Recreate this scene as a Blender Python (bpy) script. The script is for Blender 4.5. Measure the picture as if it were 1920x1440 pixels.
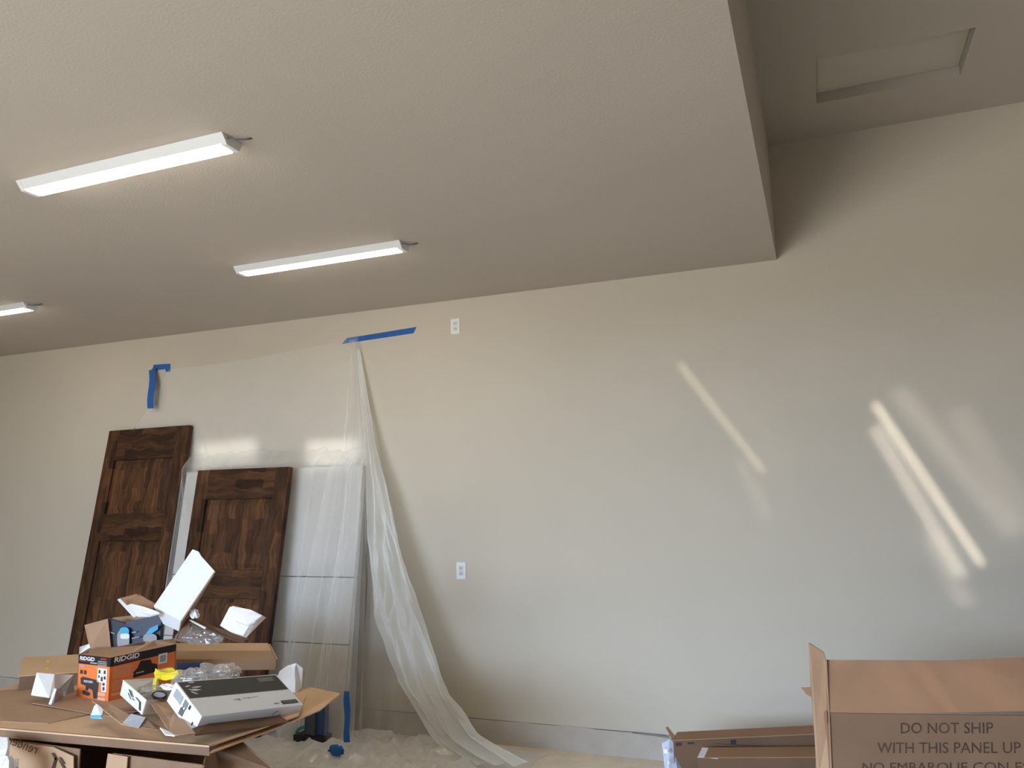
import bpy, bmesh, math, random
from mathutils import Vector, Matrix, noise

SC = bpy.context.scene
for o in list(bpy.data.objects): bpy.data.objects.remove(o)
COL = SC.collection
random.seed(7)

# ------------------------------------------------------------------ camera
F, YAW, PITCH, ROLL, H = 1462.48, 0.371775, 0.152778, -0.019858, 1.6264
cy, sy, cp, sp = math.cos(YAW), math.sin(YAW), math.cos(PITCH), math.sin(PITCH)
FW = Vector((-sy*cp, cy*cp, sp)); R0 = Vector((cy, sy, 0)); U0 = R0.cross(FW)
RT = math.cos(ROLL)*R0 + math.sin(ROLL)*U0
UP = -math.sin(ROLL)*R0 + math.cos(ROLL)*U0
CP = Vector((0, 0, H))
cam = bpy.data.cameras.new('camera'); cam.sensor_width = 36; cam.lens = F/1920*36
cam.clip_start = .05
co = bpy.data.objects.new('camera', cam); COL.objects.link(co)
co.matrix_world = Matrix(((RT.x, UP.x, -FW.x, CP.x), (RT.y, UP.y, -FW.y, CP.y), (RT.z, UP.z, -FW.z, CP.z), (0, 0, 0, 1)))
SC.camera = co

# ------------------------------------------------------------------ world, lights, exposure
vs = SC.view_settings
vs.view_transform = 'Standard'; vs.look = 'None'; vs.gamma = 1; vs.use_curve_mapping = False
vs.exposure = 0.74
SC.display_settings.display_device = 'sRGB'
w = bpy.data.worlds.new('daylight'); SC.world = w; w.use_nodes = True
w.node_tree.nodes['Background'].inputs[0].default_value = (.72, .86, 1, 1)
w.node_tree.nodes['Background'].inputs[1].default_value = 1.0

LAMP = 11.8          # emission of the ceiling light lenses
def area(name, loc, axis_x, direction, sx, sy_, power, col, spread=180):
    l = bpy.data.lights.new(name, 'AREA'); l.shape = 'RECTANGLE'; l.size = sx; l.size_y = sy_
    l.energy = power; l.color = col; l.spread = math.radians(spread)
    o = bpy.data.objects.new(name, l); COL.objects.link(o)
    z = -Vector(direction).normalized(); x = Vector(axis_x); x = (x - x.dot(z)*z).normalized(); y = z.cross(x)
    o.matrix_world = Matrix(((x.x, y.x, z.x, loc[0]), (x.y, y.y, z.y, loc[1]), (x.z, y.z, z.z, loc[2]), (0, 0, 0, 1)))
    return o
# daylight through the open garage doorway behind the camera
# the open sky in front of the doorway, and the sunlit driveway that throws warm light up through it
area('open_sky', (-7.2, -12, 5.2), (1, 0, 0), (0, 1, 0), 12, 6.4, 5200, (.55, .73, 1.0))
area('driveway_bounce', (-6.6, -7.0, .02), (1, 0, 0), (0, 0, 1), 9, 7.0, 1300, (1, .95, .90))

def ray(px, py): return FW*F + RT*(px-960) - UP*(py-720)
def P(px, py, Y):
    d = ray(px, py); return CP + d*(Y/d.y)
def PZ(px, py, z):
    d = ray(px, py); return CP + d*((z-H)/d.z)

YW = 5.226; ZC = 3.1724; ZU = 3.961; XS = -.161
# added narrow lamps near the camera imitate reflected sun on wall, carton and sheeting
SRC = Vector((-1.2, 0.0, 1.3))
def glint(a, b, width, power, col=(1, .96, .88), spread=1.5, Y=YW):
    A, B = P(a[0], a[1], Y), P(b[0], b[1], Y)
    m = (A+B)/2; d = (m-SRC).normalized(); s = B-A
    ln = (s - s.dot(d)*d).length
    area('added_sun_glint', SRC, s, d, ln, width, power*.3*ln*width, col, spread)
glint((1274, 682), (1432, 885), .03, 3.0, (1, .95, .78), 1.0)
glint((1385, 860), (1440, 970), .05, .9, (1, .96, .85), 1.5)
glint((1350, 720), (1490, 880), .2, .25, (1, .95, .85), 3)
glint((1640, 757), (1840, 1058), .02, 13, (1, .97, .92), 1.0)
glint((1640, 800), (1805, 1080), .07, 3.2, (1, .97, .93), 1.0)
glint((1740, 1000), (1815, 1140), .09, 1.5, (1, .95, .92), 1.6)
glint((1680, 730), (1905, 1005), .11, 1.2, (1, .96, .93), 1.3)
glint((1790, 765), (1930, 980), .12, .9, (1, .95, .93), 1.6)
glint((1702, 1240), (1788, 1335), .012, 3.0, (1, .85, .65), 1.0, 3.2)
glint((1640, 1230), (1720, 1330), .07, .8, (1, .85, .7), 2, 3.2)
glint((1800, 1240), (1900, 1340), .09, .9, (1, .85, .7), 2, 3.2)
glint((365, 856), (478, 846), .19, 4.5, (.95, .98, 1), 1.5, 5.12)  # added lamps for the bright patches on the sheeting over the panel tops
glint((570, 854), (668, 848), .19, 5, (.95, .98, 1), 1.5, 5.12)
SC.cycles.transparent_max_bounces = 24

# ------------------------------------------------------------------ materials
def mat(name, col, rough=.6, spec=.3, noise_scale=None, noise_amt=.1, bump=0, bump_scale=60, metal=0, **k):
    m = bpy.data.materials.new(name); m.use_nodes = True; nt = m.node_tree
    b = nt.nodes['Principled BSDF']
    b.inputs['Roughness'].default_value = rough; b.inputs['Specular IOR Level'].default_value = spec
    b.inputs['Metallic'].default_value = metal
    b.inputs['Base Color'].default_value = (*col, 1)
    tc = nt.nodes.new('ShaderNodeTexCoord')
    if noise_scale:
        n = nt.nodes.new('ShaderNodeTexNoise'); n.inputs['Scale'].default_value = noise_scale; n.inputs['Detail'].default_value = 4
        nt.links.new(tc.outputs['Object'], n.inputs['Vector'])
        r = nt.nodes.new('ShaderNodeMapRange'); r.inputs['To Min'].default_value = 1-noise_amt; r.inputs['To Max'].default_value = 1+noise_amt
        r.inputs['From Min'].default_value = .3; r.inputs['From Max'].default_value = .7
        nt.links.new(n.outputs['Fac'], r.inputs['Value'])
        mx = nt.nodes.new('ShaderNodeVectorMath'); mx.operation = 'SCALE'; mx.inputs[0].default_value = col
        nt.links.new(r.outputs[0], mx.inputs['Scale']); nt.links.new(mx.outputs[0], b.inputs['Base Color'])
    if bump:
        n2 = nt.nodes.new('ShaderNodeTexNoise'); n2.inputs['Scale'].default_value = bump_scale; n2.inputs['Detail'].default_value = 3
        nt.links.new(tc.outputs['Object'], n2.inputs['Vector'])
        bp = nt.nodes.new('ShaderNodeBump'); bp.inputs['Strength'].default_value = bump; bp.inputs['Distance'].default_value = .01
        nt.links.new(n2.outputs['Fac'], bp.inputs['Height']); nt.links.new(bp.outputs[0], b.inputs['Normal'])
    return m

M = {}
M['wall'] = mat('wall_paint', (.59, .53, .435), .75, .2, 1.2, .02, .12, 90)
M['ceil'] = mat('ceiling_paint', (.515, .46, .395), .8, .15, 1.0, .02, .12, 90)
M['curb'] = mat('painted_concrete_curb', (.52, .47, .41), .8, .2, 9, .06, .3, 40)
M['floor'] = mat('concrete_floor', (.80, .70, .56), .8, .2, 5, .12, .3, 60)
M['dark'] = mat('dark_gap', (.03, .028, .025), .9, .1, 20, .2)
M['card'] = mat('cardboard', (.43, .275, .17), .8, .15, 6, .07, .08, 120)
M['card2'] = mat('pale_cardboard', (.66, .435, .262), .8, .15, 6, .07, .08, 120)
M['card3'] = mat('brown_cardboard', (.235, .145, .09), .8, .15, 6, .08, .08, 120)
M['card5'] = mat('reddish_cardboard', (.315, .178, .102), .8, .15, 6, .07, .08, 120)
M['card6'] = mat('shaded_reddish_cardboard', (.20, .122, .075), .8, .15, 6, .07, .08, 120)  # darker copy of the reddish board, shade put into the colour
M['card4'] = mat('dark_and_shaded_cardboard', (.15, .088, .052), .8, .15, 6, .08, .08, 120)  # dark board; on the flat cartons it carries their shade as colour
M['ink'] = mat('dark_brown_ink', (.075, .045, .03), .8, .1, 60, .3)
M['ink2'] = mat('faded_brown_ink', (.2, .135, .085), .8, .1, 60, .2)
M['white'] = mat('white_card', (.80, .82, .86), .55, .3, 8, .02)
M['foam'] = mat('white_foam', (.85, .85, .86), .8, .2, 30, .03, .4, 90)
M['paper'] = mat('crumpled_white_paper', (.84, .84, .85), .75, .2, 10, .03, .2, 30)
M['grey'] = mat('charcoal_print', (.055, .05, .048), .5, .3, 30, .05)
M['black'] = mat('black_print', (.018, .017, .018), .5, .3, 30, .05)
M['lgrey'] = mat('grey_print_and_shade', (.35, .36, .38), .6, .3, 30, .05)  # print grey, also painted as shade on the bent paper and the notch
M['orange'] = mat('orange_print', (.86, .215, .05), .5, .35, 12, .04)
M['red'] = mat('red_print', (.42, .05, .03), .5, .3, 12, .04)
M['pale'] = mat('pale_orange_print', (.85, .42, .25), .5, .3, 12, .04)
M['navy'] = mat('navy_print', (.022, .035, .07), .4, .4, 12, .1)
M['slate'] = mat('slate_blue_print', (.06, .075, .10), .4, .4, 12, .1)
M['cyan'] = mat('cyan_print', (.08, .42, .68), .4, .4, 12, .04)
M['blue'] = mat('blue_carton', (.03, .09, .20), .5, .4, 12, .1)
M['teal'] = mat('teal_plastic', (.02, .22, .26), .4, .4, 12, .1)
M['yellow'] = mat('yellow_plastic_film', (.80, .66, .03), .35, .5, 25, .1)
M['tape'] = mat('blue_painters_tape', (.03, .13, .42), .7, .2, 40, .05, .3, 150)
M['plate'] = mat('white_outlet_plastic', (.78, .79, .78), .35, .5, 30, .01)
M['plateg'] = mat('outlet_insert_plastic', (.62, .65, .68), .35, .5, 30, .01)
M['metal'] = mat('white_enamelled_metal', (.74, .75, .76), .35, .5, 30, .01)
M['cord'] = mat('grey_cord_rubber', (.16, .15, .14), .6, .3, 30, .05)
M['wrap'] = mat('silver_grey_wrap', (.42, .44, .52), .35, .6, 30, .15, .4, 40)
M['panelw'] = mat('pale_panel_paint', (.58, .55, .50), .5, .4, 3, .03)
M['hatch'] = mat('hatch_paint', (.58, .53, .45), .8, .15, 2, .03)

def lens_mat():
    m = bpy.data.materials.new('glowing_lens'); m.use_nodes = True; b = m.node_tree.nodes['Principled BSDF']
    b.inputs['Base Color'].default_value = (.9, .9, .88, 1)
    b.inputs['Emission Color'].default_value = (1, .93, .80, 1); b.inputs['Emission Strength'].default_value = LAMP
    return m
M['lens'] = lens_mat()

def film(name, alpha, col=(.86, .87, .88), edge=.45, gloss=.25, rough=.28):
    """milky polyethylene: part of the light goes straight through, more is scattered where the film is seen edge-on"""
    m = bpy.data.materials.new(name); m.use_nodes = True; nt = m.node_tree; N = nt.nodes; L = nt.links; N.clear()
    out = N.new('ShaderNodeOutputMaterial'); tr = N.new('ShaderNodeBsdfTransparent')
    df = N.new('ShaderNodeBsdfDiffuse'); tl = N.new('ShaderNodeBsdfTranslucent'); gl = N.new('ShaderNodeBsdfGlossy')
    df.inputs[0].default_value = (*col, 1); tl.inputs[0].default_value = (*col, 1); gl.inputs['Roughness'].default_value = rough
    tr.inputs[0].default_value = (1, 1, 1, 1)
    a = N.new('ShaderNodeMixShader'); a.inputs[0].default_value = .35; L.new(df.outputs[0], a.inputs[1]); L.new(tl.outputs[0], a.inputs[2])
    g = N.new('ShaderNodeMixShader'); g.inputs[0].default_value = gloss; L.new(a.outputs[0], g.inputs[1]); L.new(gl.outputs[0], g.inputs[2])
    lw = N.new('ShaderNodeLayerWeight'); lw.inputs[0].default_value = .35
    tc = N.new('ShaderNodeTexCoord'); nz = N.new('ShaderNodeTexNoise'); nz.inputs['Scale'].default_value = 3; nz.inputs['Detail'].default_value = 5
    L.new(tc.outputs['Object'], nz.inputs['Vector'])
    mr = N.new('ShaderNodeMapRange'); mr.inputs['From Min'].default_value = 0; mr.inputs['From Max'].default_value = 1
    mr.inputs['To Min'].default_value = alpha; mr.inputs['To Max'].default_value = min(1, alpha+edge)
    L.new(lw.outputs['Facing'], mr.inputs['Value'])
    ad = N.new('ShaderNodeMath'); ad.operation = 'MULTIPLY_ADD'; ad.inputs[1].default_value = .16; ad.inputs[2].default_value = -.08
    L.new(nz.outputs['Fac'], ad.inputs[0])
    a2 = N.new('ShaderNodeMath'); a2.operation = 'ADD'; a2.use_clamp = True; L.new(mr.outputs[0], a2.inputs[0]); L.new(ad.outputs[0], a2.inputs[1])
    mx = N.new('ShaderNodeMixShader'); L.new(a2.outputs[0], mx.inputs[0]); L.new(tr.outputs[0], mx.inputs[1]); L.new(g.outputs[0], mx.inputs[2])
    L.new(mx.outputs[0], out.inputs[0])
    return m
M['film'] = film('milky_plastic_film', .11, (.96, .96, .95), edge=.6, gloss=.05, rough=.5)
M['film2'] = film('gathered_plastic_film', .68, (.96, .96, .93), .32, .07, .4)
M['film3'] = film('crumpled_plastic_film', .62, (.97, .95, .92), .4, .18)
M['clear'] = film('clear_bag_film', .22, (.80, .80, .78), .5, .45, .18)

def wood(name, axis='z', tint=1.0):
    m = bpy.data.materials.new(name); m.use_nodes = True; nt = m.node_tree; N = nt.nodes; L = nt.links
    b = N['Principled BSDF']; b.inputs['Roughness'].default_value = .6; b.inputs['Specular IOR Level'].default_value = .15
    tc = N.new('ShaderNodeTexCoord'); sx = N.new('ShaderNodeSeparateXYZ'); L.new(tc.outputs['Object'], sx.inputs[0])
    cb = N.new('ShaderNodeCombineXYZ')
    if axis == 'z': L.new(sx.outputs['Z'], cb.inputs[0]); L.new(sx.outputs['X'], cb.inputs[1])
    else: L.new(sx.outputs['X'], cb.inputs[0]); L.new(sx.outputs['Z'], cb.inputs[1])
    wn = N.new('ShaderNodeTexNoise'); wn.inputs['Scale'].default_value = 7; L.new(cb.outputs[0], wn.inputs['Vector'])
    wv = N.new('ShaderNodeVectorMath'); wv.operation = 'SCALE'; wv.inputs['Scale'].default_value = .09; L.new(wn.outputs['Color'], wv.inputs[0])
    va = N.new('ShaderNodeVectorMath'); va.operation = 'ADD'; L.new(cb.outputs[0], va.inputs[0]); L.new(wv.outputs[0], va.inputs[1])
    br = N.new('ShaderNodeTexBrick'); br.inputs['Scale'].default_value = 1; br.inputs['Mortar Size'].default_value = 0
    br.inputs['Brick Width'].default_value = .27; br.inputs['Row Height'].default_value = .062; br.offset = .37
    br.inputs['Color1'].default_value = (.036*tint, .0175*tint, .0095*tint, 1); br.inputs['Color2'].default_value = (.105*tint, .047*tint, .021*tint, 1)
    L.new(va.outputs[0], br.inputs['Vector'])
    mp = N.new('ShaderNodeMapping'); mp.inputs['Scale'].default_value = (1.2, 9, 1); L.new(va.outputs[0], mp.inputs[0])
    nz = N.new('ShaderNodeTexNoise'); nz.inputs['Scale'].default_value = 4; nz.inputs['Detail'].default_value = 6; L.new(mp.outputs[0], nz.inputs['Vector'])
    mr = N.new('ShaderNodeMapRange'); mr.inputs['From Min'].default_value = .3; mr.inputs['From Max'].default_value = .72
    mr.inputs['To Min'].default_value = .55; mr.inputs['To Max'].default_value = 1.5; L.new(nz.outputs['Fac'], mr.inputs['Value'])
    # knots
    vo = N.new('ShaderNodeTexVoronoi'); vo.inputs['Scale'].default_value = 4.2; L.new(cb.outputs[0], vo.inputs['Vector'])
    kr = N.new('ShaderNodeMapRange'); kr.inputs['From Min'].default_value = .015; kr.inputs['From Max'].default_value = .07
    kr.inputs['To Min'].default_value = .3; kr.inputs['To Max'].default_value = 1; L.new(vo.outputs['Distance'], kr.inputs['Value'])
    m2 = N.new('ShaderNodeMath'); m2.operation = 'MULTIPLY'; L.new(mr.outputs[0], m2.inputs[0]); L.new(kr.outputs[0], m2.inputs[1])
    sc = N.new('ShaderNodeVectorMath'); sc.operation = 'SCALE'; L.new(br.outputs['Color'], sc.inputs[0]); L.new(m2.outputs[0], sc.inputs['Scale'])
    L.new(sc.outputs[0], b.inputs['Base Color'])
    return m
M['wood'] = wood('dark_knotty_wood', 'z', 1.0); M['woodx'] = wood('dark_knotty_rail_wood', 'x', .85); M['woodp'] = wood('knotty_panel_wood', 'z', 1.2)

# ------------------------------------------------------------------ helpers
def wpos(o):
    v = Vector((0, 0, 0))
    while o: v += o.location; o = o.parent
    return v
def obj(name, verts, faces, m, parent=None, local=False, smooth=False, bevel=0, origin=None):
    me = bpy.data.meshes.new(name); o = bpy.data.objects.new(name, me); COL.objects.link(o)
    vs_ = [Vector(v) for v in verts]
    if parent is not None:
        o.parent = parent
        if not local:
            off = wpos(parent); vs_ = [v-off for v in vs_]
    elif not local:
        mn = Vector((sum(v.x for v in vs_)/len(vs_), sum(v.y for v in vs_)/len(vs_), min(v.z for v in vs_))) if origin is None else Vector(origin)
        o.location = mn; vs_ = [v-mn for v in vs_]
    me.from_pydata([tuple(v) for v in vs_], [], faces)
    bm = bmesh.new(); bm.from_mesh(me)
    bmesh.ops.recalc_face_normals(bm, faces=bm.faces)
    if bevel: bmesh.ops.bevel(bm, geom=bm.edges[:]+bm.verts[:], offset=bevel, segments=2, affect='EDGES', profile=.6)
    if smooth:
        for f in bm.faces: f.smooth = True
    bm.to_mesh(me); bm.free(); me.materials.append(m)
    return o
def thing(name, loc, label, cat, group=None):
    o = bpy.data.objects.new(name, None); COL.objects.link(o); o.location = loc; o.empty_display_size = .1
    o['label'] = label; o['category'] = cat
    if group: o['group'] = group
    return o
def tag(o, label, cat, group=None):
    o['label'] = label; o['category'] = cat
    if group: o['group'] = group
    return o
def struct(o): o['kind'] = 'structure'; return o
BF = [(0, 1, 2, 3), (4, 7, 6, 5), (0, 4, 5, 1), (1, 5, 6, 2), (2, 6, 7, 3), (3, 7, 4, 0)]
def box(name, a, b, m, parent=None, bevel=0, local=False):
    (x0, y0, z0), (x1, y1, z1) = a, b
    v = [(x0, y0, z0), (x1, y0, z0), (x1, y1, z0), (x0, y1, z0), (x0, y0, z1), (x1, y0, z1), (x1, y1, z1), (x0, y1, z1)]
    return obj(name, v, BF, m, parent, bevel=bevel, local=local)
def slab(name, pts, th, m, parent=None, bevel=0, away=True):
    """a sheet with thickness; pts is its face towards the viewer (away=True puts the thickness behind it)"""
    pts = [Vector(p) for p in pts]; n = Vector((0, 0, 0)); c = sum(pts, Vector((0, 0, 0)))/len(pts)
    for i in range(len(pts)): n += (pts[i]-c).cross(pts[(i+1) % len(pts)]-c)
    n.normalize()
    if (n.dot(c-CP) < 0) == away: n = -n
    k = len(pts); v = pts + [p+n*th for p in pts]
    f = [tuple(range(k)), tuple(range(2*k-1, k-1, -1))] + [(i, (i+1) % k, (i+1) % k+k, i+k) for i in range(k)]
    return obj(name, v, f, m, parent, bevel=bevel)
def ps(pts): return [P(*p) for p in pts]
class Bx:
    """a rotated box: corner c(i,j,k), fractions allowed"""
    def __init__(s, o, wv, d, k=1.0):
        wv = Vector(wv); s.R = Matrix.Rotation(wv.length, 3, wv.normalized()) if wv.length > 1e-6 else Matrix.Identity(3)
        s.o = CP + (Vector(o)-CP)*k; s.d = Vector(d)*k
    def c(s, i, j, k): return s.o + s.R @ Vector((i*s.d.x, j*s.d.y, k*s.d.z))
    def ax(s, i): return s.R.col[i].normalized()
    def sub(s, name, a, b, m, parent, bevel=0):
        (i0, j0, k0), (i1, j1, k1) = a, b
        v = [s.c(i0, j0, k0), s.c(i1, j0, k0), s.c(i1, j1, k0), s.c(i0, j1, k0), s.c(i0, j0, k1), s.c(i1, j0, k1), s.c(i1, j1, k1), s.c(i0, j1, k1)]
        return obj(name, v, BF, m, parent, bevel=bevel)
class Fr:
    """a flat face for print: origin, and the full-width and full-height vectors"""
    def __init__(s, o, ux, uy): s.o, s.ux, s.uy = Vector(o), Vector(ux), Vector(uy); n = s.ux.cross(s.uy).normalized(); s.n = -n if n.dot(s.o-CP) > 0 else n
    def p(s, u, v, h=.0008): return s.o + s.ux*u + s.uy*v + s.n*h
def prints(name, fr, polys, m, parent, h=.0008):
    v, f = [], []
    for po in polys:
        if len(po) == 4 and not isinstance(po[0], tuple):
            u0, v0, u1, v1 = po; po = [(u0, v0), (u1, v0), (u1, v1), (u0, v1)]
        f.append(tuple(range(len(v), len(v)+len(po)))); v += [fr.p(a, b, h) for a, b in po]
    o = obj(name, v, f, m, parent)
    if len(polys) > 1: o['kind'] = 'stuff'      # print too small to pick apart
    return o
def text(name, s, fr, rect, m, parent, h=.0012, bold=0.0, rot=0, shear=0):
    cu = bpy.data.curves.new('t', 'FONT'); cu.body = s; cu.offset = bold; cu.shear = shear; cu.resolution_u = 3
    to = bpy.data.objects.new('t', cu); COL.objects.link(to)
    bpy.context.view_layer.update()
    me = bpy.data.meshes.new_from_object(to.evaluated_get(bpy.context.evaluated_depsgraph_get()))
    vs_ = [v.co.copy() for v in me.vertices]; fs = [tuple(p.vertices) for p in me.polygons]
    bpy.data.objects.remove(to); bpy.data.meshes.remove(me)
    x0, x1 = min(v.x for v in vs_), max(v.x for v in vs_); y0, y1 = min(v.y for v in vs_), max(v.y for v in vs_)
    u0, v0, u1, v1 = rect; out = []
    for v in vs_:
        a, b = (v.x-x0)/(x1-x0), (v.y-y0)/(y1-y0)
        if rot == 180: a, b = 1-a, 1-b
        out.append(fr.p(u0+(u1-u0)*a, v0+(v1-v0)*b, h))
    return obj(name, out, fs, m, parent)
def tube(name, pts, r, m, parent=None, seg=8):
    pts = [Vector(p) for p in pts]; v, f = [], []
    for i, p in enumerate(pts):
        t = (pts[min(i+1, len(pts)-1)]-pts[max(i-1, 0)]).normalized(); a = t.cross(Vector((0, 0, 1)))
        if a.length < .05: a = t.cross(Vector((0, 1, 0)))
        a.normalize(); b = t.cross(a)
        v += [p + r*(math.cos(2*math.pi*k/seg)*a + math.sin(2*math.pi*k/seg)*b) for k in range(seg)]
    for i in range(len(pts)-1):
        for k in range(seg): f.append((i*seg+k, i*seg+(k+1) % seg, (i+1)*seg+(k+1) % seg, (i+1)*seg+k))
    f += [tuple(range(seg)), tuple((len(pts)-1)*seg+k for k in range(seg))]
    return obj(name, v, f, m, parent, smooth=True)
def crumple(name, c, size, m, parent=None, seed=0, amt=.45, freq=2.2, sub=4, smooth=False, rz=0):
    bm = bmesh.new(); bmesh.ops.create_icosphere(bm, subdivisions=sub, radius=1)
    sv = Vector((seed*3.7, seed*1.3, seed*2.1)); v, f = [], []
    R = Matrix.Rotation(rz, 3, 'Z')
    for x in bm.verts:
        p = x.co.copy(); k = noise.noise(p*freq*.6+sv)*amt*1.2
        k += (abs(noise.noise(p*freq*1.7+sv))-.2)*amt*1.1 + noise.noise(p*freq*5+sv)*amt*.25
        p = p*(1+k); p = R @ Vector((p.x*size[0], p.y*size[1], p.z*size[2]))
        if p.z < -size[2]*.75: p.z = -size[2]*.75
        v.append(Vector(c)+p)
    for x in bm.faces: f.append(tuple(q.index for q in x.verts))
    bm.free()
    return obj(name, v, f, m, parent, smooth=smooth)
def grid(name, nu, nv, fn, m, parent=None, smooth=True, th=0):
    v = [fn(i/nu, j/nv) for j in range(nv+1) for i in range(nu+1)]
    f = [(j*(nu+1)+i, j*(nu+1)+i+1, (j+1)*(nu+1)+i+1, (j+1)*(nu+1)+i) for j in range(nv) for i in range(nu)]
    return obj(name, v, f, m, parent, smooth=smooth)
def lerp(a, b, t): return a+(b-a)*t
def interp(tab, t):
    for (t0, a), (t1, b) in zip(tab, tab[1:]):
        if t <= t1: return lerp(a, b, (t-t0)/(t1-t0)) if t1 > t0 else a
    return tab[-1][1]
def sm(t): t = max(0, min(1, t)); return t*t*(3-2*t)

# ------------------------------------------------------------------ setting
XL, XR, YB = -9.0, 2.9, -3.2
struct(box('floor', (XL-.2, YB-.2, -.1), (XR+.2, YW+.2, 0), M['floor']))
struct(box('ground', (XL-8, -16, -.16), (XR+8, YB-.2, -.06), M['floor']))
struct(box('wall_back', (XL-.2, YW, .158), (XR+.2, YW+.2, ZU+.25), M['wall']))
struct(box('trim_1', (XL, YW+.03, 0.1), (XR, YW+.2, .158), M['dark']))
# concrete stem wall below the drywall, with an uneven crack above it
def curb():
    n = 160; v, f = [], []; x0, x1 = XL, XR
    for i in range(n+1):
        x = lerp(x0, x1, i/n); g = .0035 + .0035*noise.noise(Vector((x*2.3, 0, 0))) + .002*noise.noise(Vector((x*17, 3, 0)))
        if -1.75 < x < -1.55 or -2.02 < x < -1.98: g = -.001
        zt = .158-max(g, -.001)
        e = .004*noise.noise(Vector((x*3, 7, 0)))
        v += [(x, YW-.004+e*.3, 0), (x, YW-.004, zt), (x, YW+.03, zt), (x, YW+.03, 0)]
    for i in range(n):
        for k in range(4): f.append((i*4+k, i*4+(k+1) % 4, (i+1)*4+(k+1) % 4, (i+1)*4+k))
    f += [(0, 1, 2, 3), (n*4, n*4+1, n*4+2, n*4+3)]
    return obj('baseboard_back', v, f, M['curb'])
struct(curb())
struct(box('wall_left', (XL-.2, YB-.2, 0), (XL, YW, ZU+.2), M['wall']))
struct(box('wall_right', (XR, YB-.2, 0), (XR+.2, YW, ZU+.2), M['wall']))
# wall behind the camera with the wide open doorway
struct(box('wall_front', (XL, YB-.2, 0), (-5.7, YB, ZU+.2), M['wall']))
struct(box('wall_front', (-1.1, YB-.2, 0), (XR, YB, ZU+.2), M['wall']))
struct(box('wall_front', (-5.7, YB-.2, 2.5), (-1.1, YB, ZU+.2), M['wall']))
# dropped ceiling with its side face, and the higher ceiling of the bay on the right
struct(box('ceiling', (XL, YB, ZC), (XS, YW, ZU+.2), M['ceil'], bevel=0))
hx0, hx1, hy0, hy1 = .1435, .899, 4.245, 4.742
def upper():
    v, f = [], []
    for (a, b) in (((XS, YB, ZU), (hx0, YW, ZU+.2)), ((hx1, YB, ZU), (XR, YW, ZU+.2)), ((hx0, YB, ZU), (hx1, hy0, ZU+.2)), ((hx0, hy1, ZU), (hx1, YW, ZU+.2))):
        n = len(v); (x0, y0, z0), (x1, y1, z1) = a, b
        v += [(x0, y0, z0), (x1, y0, z0), (x1, y1, z0), (x0, y1, z0), (x0, y0, z1), (x1, y0, z1), (x1, y1, z1), (x0, y1, z1)]
        f += [tuple(n+q for q in t) for t in BF]
    return obj('ceiling', v, f, M['ceil'])
cu_ = struct(upper())
box('attic_hatch_panel', (hx0+.004, hy0+.004, ZU+.062), (hx1-.004, hy1-.004, ZU+.085), M['hatch'], cu_)
box('hatch_stop', (hx0, hy0, ZU+.06), (hx0+.012, hy1, ZU+.062), M['ceil'], cu_)

# ------------------------------------------------------------------ ceiling lights
def light(x0, x1, y, label):
    t = thing('ceiling_light', ((x0+x1)/2, y, ZC), label, 'ceiling light', 'strip lights on the dropped ceiling')
    def prism(name, prof, xa, xb, m, cap=0):
        n = len(prof); v = [(xa+(cap if z < ZC-.02 else 0), y+p, z) for p, z in prof]+[(xb-(cap if z < ZC-.02 else 0), y+p, z) for p, z in prof]
        f = [tuple(range(n)), tuple(range(2*n-1, n-1, -1))]+[(i, (i+1) % n, (i+1) % n+n, i+n) for i in range(n)]
        return obj(name, v, f, m, t)
    prism('housing', [(-.066, ZC), (.06, ZC), (.048, ZC-.034), (-.036, ZC-.034)], x0, x1, M['metal'], .012)
    prism('diffuser', [(-.033, ZC-.0345), (.052, ZC-.022), (.048, ZC-.038), (.026, ZC-.046), (-.014, ZC-.046), (-.031, ZC-.040)], x0+.03, x1-.03, M['lens'], .01)
    prism('end_cap', [(-.066, ZC-.001), (.058, ZC-.001), (.044, ZC-.041), (-.033, ZC-.041)], x1-.024, x1+.002, M['metal'])
    prism('end_cap', [(-.066, ZC-.001), (.058, ZC-.001), (.044, ZC-.041), (-.033, ZC-.041)], x0-.002, x0+.024, M['metal'])
    tube('cord', [(x1, y-.03, ZC-.012), (x1+.03, y-.02, ZC-.02), (x1+.06, y+.01, ZC-.012), (x1+.075, y+.03, ZC-.001)], .004, M['cord'], t)
    return t
light(-3.41, -2.20, 2.456, 'long white strip light nearest the viewer, glowing on the dropped ceiling')
light(-3.41, -2.20, 3.925, 'glowing white strip light on the ceiling above the blue tape strip')
light(-6.59, -5.38, 3.965, 'strip light cut off by the left edge of the photo')

# ------------------------------------------------------------------ outlets
def outlet(px, py, label, decora):
    c = P(px, py, YW); t = thing('wall_outlet', (c.x, YW, c.z), label, 'outlet')
    x, z = c.x, c.z
    box('cover_plate', (x-.037, YW-.006, z-.0595), (x+.037, YW, z+.0595), M['plate'], t, bevel=.0022)
    if decora:
        r = box('receptacle', (x-.017, YW-.009, z-.034), (x+.017, YW-.004, z+.034), M['plateg'], t, bevel=.001)
        for s in (-1, 1): box('slot', (x-.008, YW-.0096, z+s*.02-.005), (x+.008, YW-.0085, z+s*.02+.004), M['lgrey'], r)
    else:
        for s in (-1, 1):
            r = box('receptacle', (x-.017, YW-.009, z+s*.02-.014), (x+.017, YW-.004, z+s*.02+.014), M['plateg'], t, bevel=.003)
            for q in (-1, 1): box('slot', (x+q*.006-.0015, YW-.0096, z+s*.02-.003), (x+q*.006+.0015, YW-.0085, z+s*.02+.006), M['cord'], r)
outlet(854, 612, 'white outlet high on the wall just right of the blue tape strip', False)
outlet(865, 1070, 'white outlet low on the bare wall right of the plastic sheeting', True)

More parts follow.
